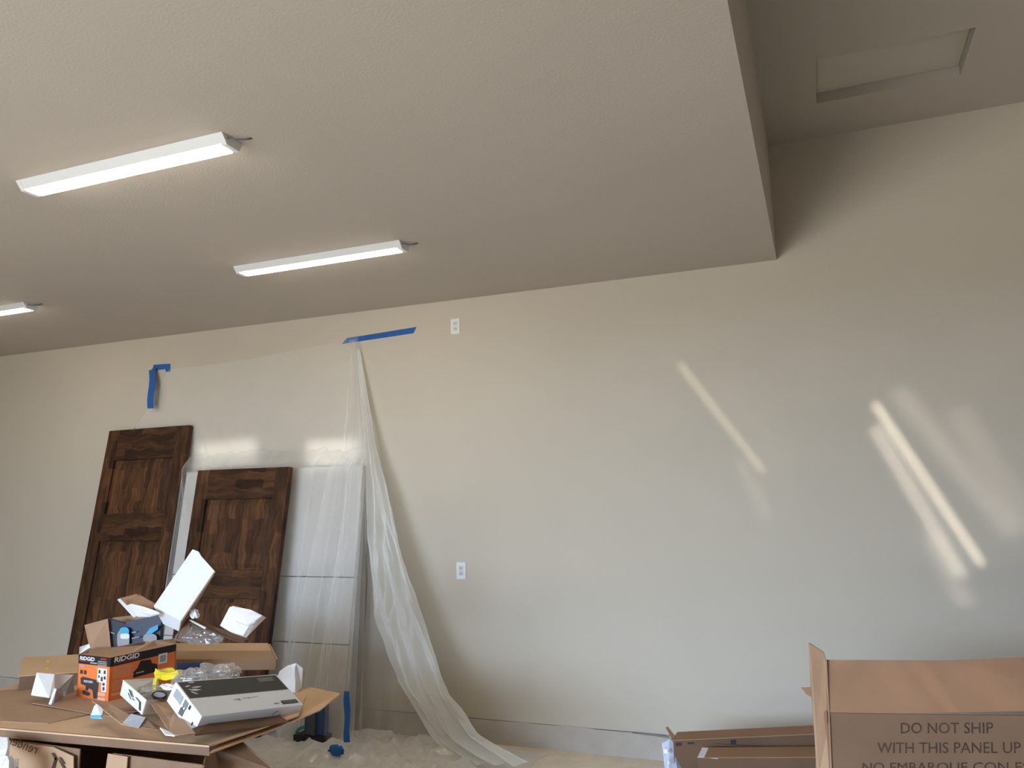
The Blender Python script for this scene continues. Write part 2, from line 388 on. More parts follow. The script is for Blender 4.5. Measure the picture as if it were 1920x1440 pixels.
# ------------------------------------------------------------------ brown doors
def door(TLx, TLz, Yt, wdt, Ln, lean, rot, rails, label):
    t = thing('wooden_door', (0, 0, 0), label, 'door')
    th = .045; sw = .125
    R = Matrix.Rotation(-lean, 4, 'X') @ Matrix.Rotation(rot, 4, 'Y')
    # local frame: x across, z up from the bottom edge, y=0 the face towards the room, y=th the back
    top = Vector((TLx, Yt, TLz)); off = R @ Vector((0, 0, Ln)); base = top-off
    t.matrix_world = Matrix.Translation(base) @ R
    def b(name, x0, x1, z0, z1, m, y0=0, y1=th, bev=.003): 
        return box(name, (x0, y0, z0), (x1, y1, z1), m, t, bevel=bev, local=True)
    b('stile', 0, sw, 0, Ln, M['wood']); b('stile', wdt-sw, wdt, 0, Ln, M['wood'])
    zs = rails
    for a, c in zs: b('rail', sw, wdt-sw, a, c, M['woodx'])
    for (a, c), (a2, c2) in zip(zs, zs[1:]):
        # recessed moulding and raised field
        p = b('panel', sw+.001, wdt-sw-.001, a2*0+c+.001, a2-.001, M['woodp'], .016, th-.012, .001)
        x0, x1, z0, z1 = sw+.045, wdt-sw-.045, c+.045, a2-.045
        X0, X1, Z0, Z1 = sw+.02, wdt-sw-.02, c+.02, a2-.02
        v = [(X0, .016, Z0), (X1, .016, Z0), (X1, .016, Z1), (X0, .016, Z1), (x0, .004, z0), (x1, .004, z0), (x1, .004, z1), (x0, .004, z1)]
        obj('raised_field', v, BF[1:], M['woodp'], p, local=True)
    return t
L1, L2 = 2.373, 1.969
door(-5.890, 2.345, 5.165, .917, L1, .154, -.003,
     [(0, .24), (1.40, 1.63), (2.10, L1)],
     'taller dark knotty wood door leaning at the left, three recessed panels visible')
door(-4.690, 1.947, 4.985, .898, L2, .149, .002, [(0, .24), (.98, 1.19), (1.73, L2)],
     'shorter dark knotty wood door leaning at the right in front of the plastic')

# ------------------------------------------------------------------ pale sectional panels under the plastic
def pale(x0, x1, label):
    t = thing('pale_panel', ((x0+x1)/2, 4.83, 0), label, 'panel')
    zs = [0, .655, 1.12, 1.945]; lean = .13; yt = 5.115
    for a, c in zip(zs, zs[1:]):
        def q(x, z, d): return (x, yt-(1.945-z)*lean+d, z)
        v = [q(x0, a+.004, 0), q(x1, a+.004, 0), q(x1, a+.004, .05), q(x0, a+.004, .05), q(x0, c-.004, 0), q(x1, c-.004, 0), q(x1, c-.004, .05), q(x0, c-.004, .05)]
        obj('panel_section', v, BF, M['panelw'], t, bevel=.002)
pale(-4.93, -4.02, 'pale sectional panel under plastic between and behind the two brown doors')
pale(-3.985, -3.22, 'pale sectional panel under plastic right of the shorter brown door')

# ------------------------------------------------------------------ plastic sheeting
t = thing('plastic_sheeting', (-3.6, 4.8, 0), 'translucent plastic sheeting taped to the wall and draped to the floor', 'plastic sheet')
def main_sheet(u, v):
    xl = interp([(0, -5.28), (.12, -5.50), (.25, -5.85), (1, -5.85)], v)
    xr = interp([(0, -3.34), (.30, -3.20), (.42, -3.14), (1, -3.02)], v)
    x = lerp(xl, xr, u)
    z = lerp(lerp(2.86, 2.965, u) - .03*math.sin(math.pi*u), .03, v)
    # against the wall, over the panel tops, then down the panel fronts; behind the taller door it stays on the wall
    if z > 2.12: y = 5.216
    elif z > 1.95: y = lerp(5.10, 5.216, sm((z-1.95)/.17))
    else: y = 5.10-(1.95-z)*.14
    y = lerp(5.216, y, sm((x+5.06)/.12))
    k = sm((2.7-z)/.9)
    fold = .016*(.5+.5*noise.noise(Vector((x*2.6, z*.25, 1)))) + .011*k*(.5+.5*noise.noise(Vector((x*9-z*1.2, z*.4, 4))))
    right = sm((x+3.75)/.35)
    fold += right*.03*abs(noise.noise(Vector((x*5, z*.3, 7))))
    fold += .075*math.exp(-((x+3.83-(1.95-z)*.03)/.045)**2)*sm((2.0-z)/.5)*(x > -3.95)
    fold += .03*math.exp(-((x+3.60+(1.95-z)*.03)/.05)**2)*sm((2.3-z)/.5)
    if z < 2.7 and x < -4.3:      # slanting creases under the left tape corner
        q = (x+5.25)-(2.87-z)*.33; fold += .012*math.exp(-(q/.02)**2); q = (x+5.2)-(2.87-z)*.55; fold += .012*math.exp(-(q/.025)**2)
        q = (x+5.1)-(2.87-z)*.75; fold += .010*math.exp(-(q/.02)**2)
    y -= fold*(.03+.97*k)*(1 if x > -5.0 else .25)+.002
    return Vector((x, y, z))
grid('hanging_sheet', 260, 100, main_sheet, M['film'], t)
def pleats(u, v):
    z = lerp(2.93, .05, v); xc = interp([(0, -3.35), (.25, -3.30), (.45, -3.28), (1, -3.32)], v)
    wd = interp([(0, .05), (.2, .16), (.45, .34), (.75, .5), (1, .62)], v)
    x = xc+(u-.55)*wd
    y = (5.20 if z > 2.05 else lerp(5.07, 5.20, sm((z-1.9)/.15)) if z > 1.9 else 5.07-(1.9-z)*.14)
    y -= .03+.05*(abs(noise.noise(Vector((u*3.2, v*.8, 3))))+.18*abs(noise.noise(Vector((u*9, v*1.0, 6)))))*2.6*min(1, .35+v*1.5)
    return Vector((x, y, z))
grid('pleated_sheet', 110, 60, pleats, M['film'], t)
Ltab = [(0, (669, 655)), (.20, (684, 800)), (.33, (690, 900)), (.47, (692, 1010)), (.66, (702, 1150)), (.80, (745, 1280)), (.93, (815, 1392)), (1, (880, 1432))]
Rtab = [(0, (675, 655)), (.20, (706, 835)), (.33, (727, 920)), (.47, (757, 1040)), (.66, (800, 1190)), (.80, (843, 1300)), (.93, (897, 1376)), (1, (988, 1432))]
def tail(u, v):
    y = interp([(0, 5.2), (.2, 5.13), (.5, 4.98), (.85, 4.80), (.95, 4.74), (1, 4.66)], v)
    lx, ly = interp([(a, b[0]) for a, b in Ltab], v), interp([(a, b[1]) for a, b in Ltab], v)
    rx, ry = interp([(a, b[0]) for a, b in Rtab], v), interp([(a, b[1]) for a, b in Rtab], v)
    wob = 5*noise.noise(Vector((v*7, 2, 0)))
    p = P(lerp(lx+wob, rx, u), lerp(ly, ry, u), y)
    a = min(1, v*2.2)
    p.y -= a*(.030*math.sin(u*19+v*5+2*noise.noise(Vector((v*3, 0, 5))))+.06*noise.noise(Vector((u*4, v*7, 8)))+.035*abs(noise.noise(Vector((u*10, v*14, 3)))))
    p.y = min(p.y, 5.215); p.z = max(p.z, .012+.02*abs(noise.noise(Vector((u*8, v*9, 1)))))
    return p
grid('gathered_edge', 70, 150, tail, M['film2'], t)
def behind(u, v):      # single layer stretched between the pleats and the gathered edge
    y = interp([(0, 5.21), (.5, 5.10), (1, 4.86)], v)
    l = P(interp([(0, 678), (.5, 690), (1, 672)], v), lerp(800, 1378, v), y); r = P(interp([(0, 700), (.5, 745), (1, 850)], v), lerp(820, 1378, v), y)
    p = l.lerp(r, u); p.y -= .03*abs(noise.noise(Vector((u*5, v*2, 3)))); p.z = max(p.z, .02)
    return p
grid('single_layer', 30, 50, behind, M['film'], t)
def pile(u, v):
    x = lerp(-4.25, -1.82, u); y = lerp(4.02, 5.12, v)
    edge = min(1, 6*u, 7*(1-u), 5*v+.15, 6*(1-v)+.2)
    rlim = -1.80-.9*max(0, (v-.55))
    h = .012+edge*.62*(.05+.10*abs(noise.noise(Vector((x*3.2, y*4, 0))))+.05*abs(noise.noise(Vector((x*9, y*8, 4))))+.02*noise.noise(Vector((x*24, y*22, 7)))+.07*max(0, 1-7*abs(noise.noise(Vector((x*3.1+y*2, y*3.6, 11)))))+.035*max(0, 1-6*abs(noise.noise(Vector((x*7-y*3, y*6, 15))))))
    h *= interp([(0, .45), (.35, .7), (.55, 1.0), (.85, .75), (1, .4)], u)*interp([(0, .5), (.4, 1), (1, .8)], v)
    return Vector((x+(.1*noise.noise(Vector((y*4, 0, 2)))), y+.05*noise.noise(Vector((x*4, 0, 6))), h))
grid('crumpled_end', 150, 80, pile, M['film3'], t)

# ------------------------------------------------------------------ blue tape
tag(slab('blue_tape', ps([(641, 645, 5.2255), (651, 634, 5.2255), (781, 613, 5.2255), (775, 625, 5.2255)]), .0015, M['tape'], away=False),
    'blue painter\'s tape strip stuck slantwise high on the wall', 'tape')
t = thing('blue_tape', P(300, 690, 5.222), 'blue painter\'s tape at the sheet\'s left corner with its end hanging down', 'tape')
slab('stuck_strip', ps([(286, 695, 5.222), (288, 684, 5.222), (319, 682, 5.222), (319, 697, 5.222), (311, 697, 5.222), (310, 692, 5.222)]), .002, M['tape'], t, away=False)
def hang(u, v):
    p = P(lerp(279, 291, u)-2*v+1.5*math.sin(v*6), lerp(694, 766, v)-(4 if u > .5 else 0)*(v < .1), 5.20-.05*math.sin(v*2.4))
    p.y -= .012*math.sin(u*3)*math.sin(v*8+1); return p
grid('hanging_end', 4, 20, hang, M['tape'], t)
crumple('curled_tip', P(282, 762, 5.165), (.022, .012, .02), M['tape'], t, 3, .3, 1.5, 3)
t = thing('blue_tape', P(650, 1395, 4.6), 'blue painter\'s tape running down the lower plastic, crumpled at its end', 'tape')
def low(u, v):
    p = P(lerp(645, 656, u), lerp(1296, 1392, v), lerp(4.62, 4.50, v)); p.y -= .006*math.sin(v*9+u); return p
grid('straight_strip', 4, 24, low, M['tape'], t)
crumple('crumpled_end', P(633, 1408, 4.42), (.042, .03, .035), M['tape'], t, 5, .5, 1.8, 3)

# ------------------------------------------------------------------ big carton that serves as a table
ZT = .75
t = thing('large_carton', (-2.9, 2.9, 0), 'large closed tan carton carrying the heap of packaging, flap sticking out right', 'carton')
fl, fr_, rr, rl = Vector((-3.9, 2.345, ZT)), PZ(392, 1398, ZT), PZ(560, 1341, ZT), Vector((-4.0, 3.25, ZT))
th = .006
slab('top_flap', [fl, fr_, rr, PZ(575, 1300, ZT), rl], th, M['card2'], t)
slab('top_flap', [PZ(-60, 1349, ZT+.005), PZ(90, 1356, ZT+.003), PZ(172, 1337, ZT+.006), PZ(235, 1348, ZT+.005), PZ(300, 1300, ZT+.006), PZ(60, 1290, ZT+.005), PZ(-80, 1300, ZT+.005)], .004, M['card'], t)
slab('top_flap', [PZ(60, 1318, ZT+.014), PZ(130, 1330, ZT+.012), PZ(172, 1338, ZT+.010), PZ(330, 1330, ZT+.009), PZ(330, 1290, ZT+.01), PZ(150, 1300, ZT+.014)], .003, M['card'], t)
slab('folded_lip', [fl, fr_, fr_-Vector((0, -.004, .038)), fl-Vector((0, -.004, .038))], .006, M['card3'], t)
slab('side_flap', [PZ(392, 1412, .73), PZ(500, 1372, .728), PZ(600, 1331, .745), PZ(638, 1300, .76), PZ(580, 1288, .75), PZ(540, 1300, .745), PZ(470, 1340, .735)], .005, M['card2'], t)
bz = .706
fx = lambda px, Y=2.40: P(px, 1400, Y).x
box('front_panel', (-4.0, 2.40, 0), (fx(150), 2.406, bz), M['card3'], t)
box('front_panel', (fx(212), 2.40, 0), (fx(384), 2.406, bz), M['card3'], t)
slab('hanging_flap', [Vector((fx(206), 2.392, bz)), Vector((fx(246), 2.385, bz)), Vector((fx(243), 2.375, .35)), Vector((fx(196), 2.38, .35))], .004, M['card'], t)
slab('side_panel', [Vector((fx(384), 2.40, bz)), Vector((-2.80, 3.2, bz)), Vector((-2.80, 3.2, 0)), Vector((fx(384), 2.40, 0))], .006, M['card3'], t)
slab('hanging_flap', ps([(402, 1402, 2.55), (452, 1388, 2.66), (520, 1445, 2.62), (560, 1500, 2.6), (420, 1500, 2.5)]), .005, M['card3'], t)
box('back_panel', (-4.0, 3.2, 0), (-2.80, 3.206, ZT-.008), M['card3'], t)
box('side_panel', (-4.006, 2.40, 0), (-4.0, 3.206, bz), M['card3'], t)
# curled outer flap on the front with upside-down writing and an arrow mark
fp = [Vector((fx(-60), 2.388, bz)), Vector((fx(105), 2.386, bz)), Vector((fx(147), 2.38, bz-.022)), Vector((fx(150), 2.38, .60)), Vector((fx(150), 2.384, .40)), Vector((fx(-60), 2.388, .40))]
slab('curled_flap', fp, .004, M['card'], t)
def FP(px, py): q = P(px, py, 2.378); return q
fo = FP(22, 1379); frm = Fr(fo, FP(72, 1398)-fo, FP(16, 1393)-fo)
text('lettering', 'render', frm, (-.03, -.1, 1.03, 1.1), M['ink'], t, rot=180, h=.001)
frm = Fr(FP(90, 1440), FP(130, 1440)-FP(90, 1440), FP(90, 1400)-FP(90, 1440))
prints('arrow_mark', frm, [[(.16, .70), (.24, .72), (.42, .42), (.34, .36)], [(.34, .5), (.42, .45), (.3, 0), (.1, -.2), (.2, .1)], [(.46, .45), (.54, .40), (.95, -.2), (.8, -.2)], [(.5, .5), (.58, .5), (.8, .2), (.74, .16)]], M['ink'], t)

# ------------------------------------------------------------------ orange tool box
OB = Bx((-3.4181, 2.9001, .7447), (.0084, .002, -.1023), (.2351, .3685, .2023), .985)
t = thing('tool_box', OB.c(.5, .5, 0), 'open orange and black tool carton with a picture of the tool', 'box')
a = .02; b_ = .012
OB.sub('side_panel', (0, 0, 0), (1, b_, 1), M['orange'], t); OB.sub('side_panel', (1-a, 0, 0), (1, 1, 1), M['orange'], t)
OB.sub('side_panel', (0, 0, 0), (a, 1, 1), M['orange'], t); OB.sub('side_panel', (0, 1-b_, 0), (1, 1, 1), M['orange'], t)
OB.sub('bottom_panel', (0, 0, 0), (1, 1, .02), M['card3'], t)
OB.sub('liner', (a, 1-b_-.01, .02), (1-a, 1-b_-.002, .995), M['card'], t); OB.sub('liner', (a+.002, b_, .02), (a+.015, 1-b_, .995), M['card'], t)
ff = Fr(OB.c(0, 0, 0), OB.c(1, 0, 0)-OB.c(0, 0, 0), OB.c(0, 0, 1)-OB.c(0, 0, 0))
prints('black_band', ff, [(0, .79, 1, 1)], M['black'], t)
text('lettering', 'RIDGID', ff, (.05, .875, .52, .965), M['white'], t, h=.002, bold=.03, shear=.1)
prints('red_line', ff, [(.05, .85, .36, .862), (.70, .93, .88, .965)], M['red'], t, .0016)
prints('fine_print', ff, [(.38, .82, .6, .85), (.62, .88, .9, .9), (.62, .84, .9, .86), (.62, .80, .9, .82), (.06, .72, .24, .76)], M['lgrey'], t, .0016)
prints('white_label', ff, [(.62, .42, .92, .74), (.76, .22, .92, .42)], M['white'], t, .0012)
prints('icons', ff, [(.66, .62, .72, .70), (.66, .52, .70, .58), (.74, .45, .80, .55), (.83, .5, .89, .57), (.82, .62, .88, .70), (.80, .36, .87, .42), (.81, .25, .87, .33), (.08, .56, .16, .65), (.2, .56, .28, .65)], M['grey'], t, .0018)
prints('tool_picture', ff, [[(.1, .46), (.16, .50), (.68, .46), (.66, .05), (.54, .04), (.50, .22), (.38, .26), (.36, .2), (.28, .2), (.28, .30), (.12, .33)], [(.16, .16), (.22, .20), (.42, .16), (.44, .11), (.36, .08), (.2, .11)]], M['grey'], t, .0012)
text('lettering', 'RIDGID', ff, (.22, .38, .5, .43), M['white'], t, h=.002, bold=.02)
prints('pale_label', ff, [(.64, .12, .9, .2), (.66, .02, .9, .09)], M['pale'], t, .0012)
sf = Fr(OB.c(1, 0, 0), OB.c(1, 1, 0)-OB.c(1, 0, 0), OB.c(1, 0, 1)-OB.c(1, 0, 0))
prints('black_band', sf, [[(0, .79), (.5, .80), (1, .83), (1, 1), (0, 1)]], M['black'], t)
text('lettering', 'RIDGID', sf, (.05, .87, .42, .985), M['white'], t, h=.002, bold=.03, shear=.1)
prints('red_line', sf, [(.05, .835, .42, .85)], M['red'], t, .0016)
prints('fine_print', sf, [(.04, .74-.03*i, .30+.06*((i*7) % 3)*.5, .752-.03*i) for i in range(9)]+[(.04, .44-.032*i, .2+.03*((i*5) % 3), .452-.032*i) for i in range(7)], M['pale'], t, .0012)
prints('motor_picture', sf, [[(.34, .42), (.34, .55), (.40, .63), (.44, .78), (.60, .76), (.62, .66), (.70, .62), (.72, .44)]], M['black'], t, .0012)
prints('motor_badge', sf, [(.38, .50, .5, .53)], M['lgrey'], t, .0018)
prints('white_label', sf, [(.72, .60, .86, .84)], M['white'], t, .0012); prints('label_code', sf, [(.745, .64, .835, .80)], M['lgrey'], t, .0018)
prints('white_label', sf, [(.03, .12, .17, .18)], M['pale'], t, .0012)
# open flaps
c0, c1 = OB.c(1, 0, 1), OB.c(1, 1, 1)
slab('side_flap', [OB.c(1, .28, 1.0), P(238, 1221, 3.0), P(290, 1200, 3.12), P(327, 1198, 3.25), OB.c(1, 1, 1.0)], .003, M['card'], t)
slab('end_flap', [OB.c(0, 0, 1), P(149, 1213, 2.86), P(167, 1207, 2.90), P(169, 1214, 2.88), OB.c(0, .10, 1.0)], .003, M['white'], t)
slab('end_flap', [OB.c(0, 0, 1), OB.c(.0, .5, 1.0), OB.c(.5, .75, 1.02), OB.c(1, .3, .99), OB.c(1, .03, .99)], .003, M['card'], t)

# ------------------------------------------------------------------ brown carton behind it
t = thing('brown_carton', P(240, 1300, 3.30), 'open brown carton with raised flaps behind the orange tool carton', 'carton')
slab('raised_flap', ps([(158, 1172, 3.30), (202, 1160, 3.34), (208, 1215, 3.34), (168, 1216, 3.28)]), .004, M['card'], t)
slab('raised_flap', ps([(202, 1166, 3.46), (212, 1158, 3.46), (262, 1152, 3.5), (300, 1146, 3.5), (300, 1260, 3.5), (204, 1260, 3.44)]), .004, M['card'], t)
slab('front_panel', ps([(166, 1214, 3.285), (325, 1212, 3.42), (326, 1290, 3.42), (170, 1290, 3.285)]), .004, M['card3'], t)
slab('raised_flap', ps([(262, 1214, 3.43), (296, 1203, 3.46), (330, 1196, 3.48), (330, 1214, 3.46)]), .004, M['card3'], t)
# navy package with bottle pictures
t = thing('navy_package', P(250, 1205, 3.42), 'navy package picturing white bottles with blue caps, behind the tool carton', 'box')
def NP(px, py): 
    return P(px, py, 3.36 if px < 240 else 3.36+(px-240)*.0008)
slab('left_face', [NP(202, 1160), NP(237, 1170), NP(240, 1222), NP(203, 1222)], .02, M['slate'], t)
slab('right_face', [NP(236, 1166), NP(303, 1152), NP(300, 1200), NP(268, 1222), NP(238, 1222)], .03, M['navy'], t)
def blob(name, cx, cy_, rx, ry, m, h, e=2.0):
    n = 20; pts = []
    for i in range(n):
        a = 2*math.pi*i/n; c, s = math.cos(a), math.sin(a)
        q = P(cx+rx*math.copysign(abs(c)**(2/e), c), cy_+ry*math.copysign(abs(s)**(2/e), s), 3.354-h+max(0, cx-240)*.0008); pts.append(q)
    return slab(name, pts, .001, m, t)
blob('bottle_picture', 231, 1199, 11.5, 18, M['lgrey'], .004, 3); blob('bottle_cap_picture', 233, 1184, 9, 8, M['cyan'], .008, 2.4)
blob('bottle_label_picture', 234, 1193, 8.5, 5, M['white'], .012, 4)
blob('bottle_picture', 281, 1197, 13, 9, M['lgrey'], .004, 2.5)
slab('bottle_cap_picture', ps([(273, 1189, 3.372), (281, 1178, 3.376), (296, 1171, 3.38), (296, 1180, 3.38), (284, 1188, 3.376)]), .001, M['cyan'], t)
slab('fine_print', ps([(247, 1185, 3.356), (255, 1184, 3.36), (255, 1186, 3.36), (247, 1187, 3.356)]), .001, M['lgrey'], t)
slab('fine_print', ps([(247, 1196, 3.356), (261, 1193, 3.36), (261, 1195, 3.36), (247, 1198, 3.356)]), .001, M['lgrey'], t)
slab('fine_print', ps([(205, 1184, 3.352), (215, 1187, 3.352), (215, 1189, 3.352), (205, 1186, 3.352)]), .001, M['lgrey'], t)

# ------------------------------------------------------------------ tall white box end
t = thing('white_box', P(338, 1180, 3.1), 'plain white box standing tilted on top of the packaging heap', 'box')
f4 = ps([(288, 1137, 3.16), (361, 1030, 3.24), (372, 1034, 3.24), (377, 1043, 3.23), (403, 1072, 3.20), (340, 1165, 3.12)])
slab('front_face', f4, .004, M['white'], t)
slab('bottom_face', ps([(288, 1137, 3.16), (340, 1165, 3.12), (336, 1184, 3.17), (306, 1170, 3.20)]), .004, M['white'], t)
slab('side_face', ps([(340, 1165, 3.12), (403, 1072, 3.20), (399, 1082, 3.28), (336, 1184, 3.17)]), .004, M['card'], t)
slab('back_face', ps([(306, 1170, 3.24), (365, 1040, 3.32), (399, 1080, 3.28), (336, 1184, 3.18)]), .004, M['white'], t)

# opened white carton with brown inside, left of it
t = thing('opened_carton', P(260, 1150, 3.2), 'torn open carton, white outside and brown inside, left of the tilted white box', 'carton')
slab('inner_face', ps([(224, 1122, 3.22), (258, 1113, 3.28), (292, 1133, 3.24), (286, 1142, 3.20), (238, 1134, 3.18)]), .004, M['card'], t)
slab('inner_face', ps([(256, 1113, 3.27), (262, 1114, 3.29), (296, 1134, 3.26), (286, 1141, 3.22), (270, 1127, 3.25)]), .004, M['card3'], t)
slab('white_edge', ps([(220, 1124, 3.16), (225, 1122, 3.17), (257, 1154, 3.12), (250, 1157, 3.11)]), .006, M['white'], t)
slab('torn_flap', ps([(238, 1135, 3.15), (246, 1132, 3.16), (268, 1137, 3.14), (294, 1146, 3.12), (300, 1150, 3.12), (280, 1156, 3.09), (258, 1156, 3.10)]), .004, M['white'], t)

# dark strip and crumpled things on the right of the heap
t = thing('dark_carton_strip', P(410, 1180, 3.2), 'dark brown folded carton strip sloping down right of the tilted white box', 'carton')
slab('dark_face', ps([(352, 1156, 3.22), (362, 1160, 3.22), (466, 1198, 3.34), (458, 1202, 3.32), (440, 1199, 3.30), (356, 1166, 3.18)]), .012, M['card4'], t)
slab('white_edge', ps([(354, 1163, 3.17), (358, 1163, 3.17), (386, 1177, 3.20), (384, 1180, 3.20)]), .004, M['white'], t)
slab('inner_face', ps([(336, 1184, 3.15), (352, 1158, 3.20), (360, 1166, 3.2), (346, 1190, 3.16), (330, 1200, 3.14)]), .004, M['card3'], t)
tag(crumple('crumpled_paper', P(364, 1152, 3.18), (.022, .02, .025), M['paper'], None, 11, .5, 2, 3), 'tiny wad of white paper beside the tilted white box', 'paper')
t = thing('white_foam_piece', P(440, 1195, 3.2), 'torn white foam piece standing right of the tilted white box', 'foam')
slab('front_face', ps([(412, 1173, 3.20), (430, 1138, 3.24), (437, 1136, 3.25), (470, 1143, 3.22), (492, 1154, 3.20), (470, 1168, 3.16), (455, 1192, 3.17), (430, 1184, 3.18)]), .03, M['foam'], t, bevel=.003)
slab('torn_lip', ps([(440, 1163, 3.16), (455, 1152, 3.17), (492, 1153, 3.18), (478, 1164, 3.14), (463, 1172, 3.13)]), .012, M['foam'], t, bevel=.002)
tag(crumple('clear_bag', P(372, 1190, 3.28), (.13, .05, .055), M['clear'], None, 21, .6, 1.1, 4, True), 'crumpled clear plastic bag behind the long tan carton', 'plastic bag')

# ------------------------------------------------------------------ long tan cartons
LT = Bx((-3.3974, 3.4999, .751), (.0535, .1203, .7954), (.539, .3652, .0616), .955)
t = thing('long_carton', LT.c(.5, .5, 0), 'long tan carton behind the yellow and clear plastic bags', 'carton')
LT.sub('body', (0, 0, 0), (1, 1, .97), M['card'], t, .002)
LT.sub('top_flap', (0, 0, .975), (.985, .5, 1.02), M['card'], t); LT.sub('top_flap', (0, .505, .975), (.985, 1, 1.02), M['card2'], t)
slab('end_flap', [LT.c(1, 0, 1), LT.c(1.03, .1, .3), LT.c(1.04, .8, .4), LT.c(1, .95, 1)], .004, M['card2'], t)
LF = Bx((-4.2153, 3.1999, .6721), (.0743, .0889, .8956), (.2827, .3763, .0671), .90)
t = thing('long_carton', LF.c(.5, .5, 0), 'tan carton at the far left with yellowish tape spots on its lid', 'carton')
LF.sub('body', (0, 0, -.6), (1.1, 1, .97), M['card3'], t, .002)
LF.sub('lid', (-.01, -.02, .98), (1.12, 1.0, 1.06), M['card2'], t)
tf = Fr(LF.c(0, 0, 1.06), LF.c(1, 0, 1.06)-LF.c(0, 0, 1.06), LF.c(0, 1, 1.06)-LF.c(0, 0, 1.06))
prints('tape_spot', tf, [[(.42, .22), (.48, .2), (.5, .3), (.44, .34)], [(.42, .6), (.47, .58), (.5, .68), (.46, .8), (.42, .7)]], M['yellow'], t, .001)
# navy carton and dark space beside it
tag(slab('small_navy_box', ps([(330, 1243, 2.98), (380, 1241, 3.06), (380, 1290, 3.05), (331, 1294, 2.97)]), .05, M['navy'], bevel=.002), 'small navy blue box between the orange carton and the long tan carton', 'box')

# ------------------------------------------------------------------ bags
t = thing('yellow_bag', P(310, 1275, 2.85), 'crumpled yellow plastic bag in the middle of the heap', 'plastic bag')
crumple('crumpled_film', P(312, 1265, 2.86), (.062, .03, .022), M['yellow'], t, 31, .6, 1.05, 3)
slab('main_film', ps([(291, 1254, 2.83), (300, 1259, 2.82), (312, 1261, 2.82), (325, 1260, 2.83), (333, 1255, 2.84), (334, 1265, 2.83), (326, 1272, 2.82), (310, 1276, 2.81), (296, 1274, 2.82), (289, 1268, 2.83)]), .03, M['yellow'], t, .003)
slab('pointed_corner', ps([(291, 1253, 2.84), (301, 1259, 2.84), (304, 1275, 2.83), (290, 1272, 2.83)]), .004, M['yellow'], t)
slab('twisted_end', ps([(322, 1262, 2.85), (333, 1256, 2.86), (334, 1266, 2.86), (322, 1274, 2.85)]), .004, M['yellow'], t)
slab('hanging_strip', ps([(288, 1272, 2.80), (294, 1272, 2.80), (291, 1298, 2.76), (284, 1296, 2.76)]), .003, M['yellow'], t)
tag(crumple('clear_bag', P(356, 1269, 2.84), (.085, .05, .038), M['clear'], None, 41, .6, 1.1, 4, True), 'crumpled clear plastic bag right of the yellow bag', 'plastic bag')
tag(crumple('clear_bag', P(400, 1262, 2.93), (.09, .05, .038), M['clear'], None, 42, .6, 1.1, 4, True), 'crumpled clear plastic bag behind the white and charcoal box', 'plastic bag')
tag(crumple('clear_bag', P(430, 1258, 2.98), (.05, .03, .03), M['clear'], None, 45, .6, 1.1, 4, True), 'small twist of clear film at the back edge of the charcoal lid', 'plastic bag')

# ------------------------------------------------------------------ white tray
TB = Bx((-2.8504, 2.75, .7437), (.11, .2376, 1.1839), (.1519, .2464, .0659), .965)
t = thing('white_tray', TB.c(.5, .5, 0), 'open shallow white carton with a line drawing, in front of the orange carton', 'tray')
slab('end_panel', ps([(225, 1303, 2.72), (231, 1275, 2.74), (274, 1312, 2.60), (266, 1340, 2.58)]), .004, M['white'], t)
slab('side_panel', ps([(266, 1340, 2.58), (274, 1312, 2.60), (335, 1310, 2.80), (335, 1335, 2.78)]), .004, M['white'], t)
slab('back_panel', ps([(231, 1275, 2.745), (296, 1270, 2.93), (300, 1296, 2.92), (240, 1300, 2.73)]), .004, M['white'], t)
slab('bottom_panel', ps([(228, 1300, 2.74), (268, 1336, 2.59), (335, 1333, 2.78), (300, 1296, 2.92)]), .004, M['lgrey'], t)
e0, e1, e2 = P(225, 1303, 2.718), P(266, 1340, 2.578), P(231, 1275, 2.738)
tf = Fr(e0, e1-e0, e2-e0)
prints('line_drawing', tf, [[(.3, .75), (.33, .78), (.5, .48), (.47, .45)], [(.38, .78), (.41, .80), (.56, .5), (.53, .48)], [(.3, .5), (.33, .52), (.48, .3), (.45, .28)], [(.62, .62), (.66, .66), (.84, .6), (.82, .54)], [(.80, .58), (.86, .60), (.92, .12), (.86, .10)], (.5, .38, .62, .42)], M['grey'], t)
tag(crumple('grey_bag', P(283, 1297, 2.76), (.075, .07, .022), M['clear'], None, 51, .6, 1.1, 4, True), 'crumpled greyish plastic bag inside the shallow white tray', 'plastic bag')
tag(crumple('foil_bag', P(322, 1288, 2.76), (.06, .03, .012), M['paper'], None, 52, .5, 2.2, 3), 'crinkled white wrapper lying between the tray and the charcoal lid', 'wrapper')
t = thing('black_disc', P(300, 1305, 2.7), 'black round ring lying at the edge of the white tray', 'ring')
pts = [P(299+13*math.cos(a), 1303+6.5*math.sin(a), 2.70+.03*math.sin(-a)) for a in [i*math.pi*2/20 for i in range(21)]]
tube('rim', pts, .0045, M['black'], t); slab('disc', pts[:-1], .004, M['lgrey'], t)

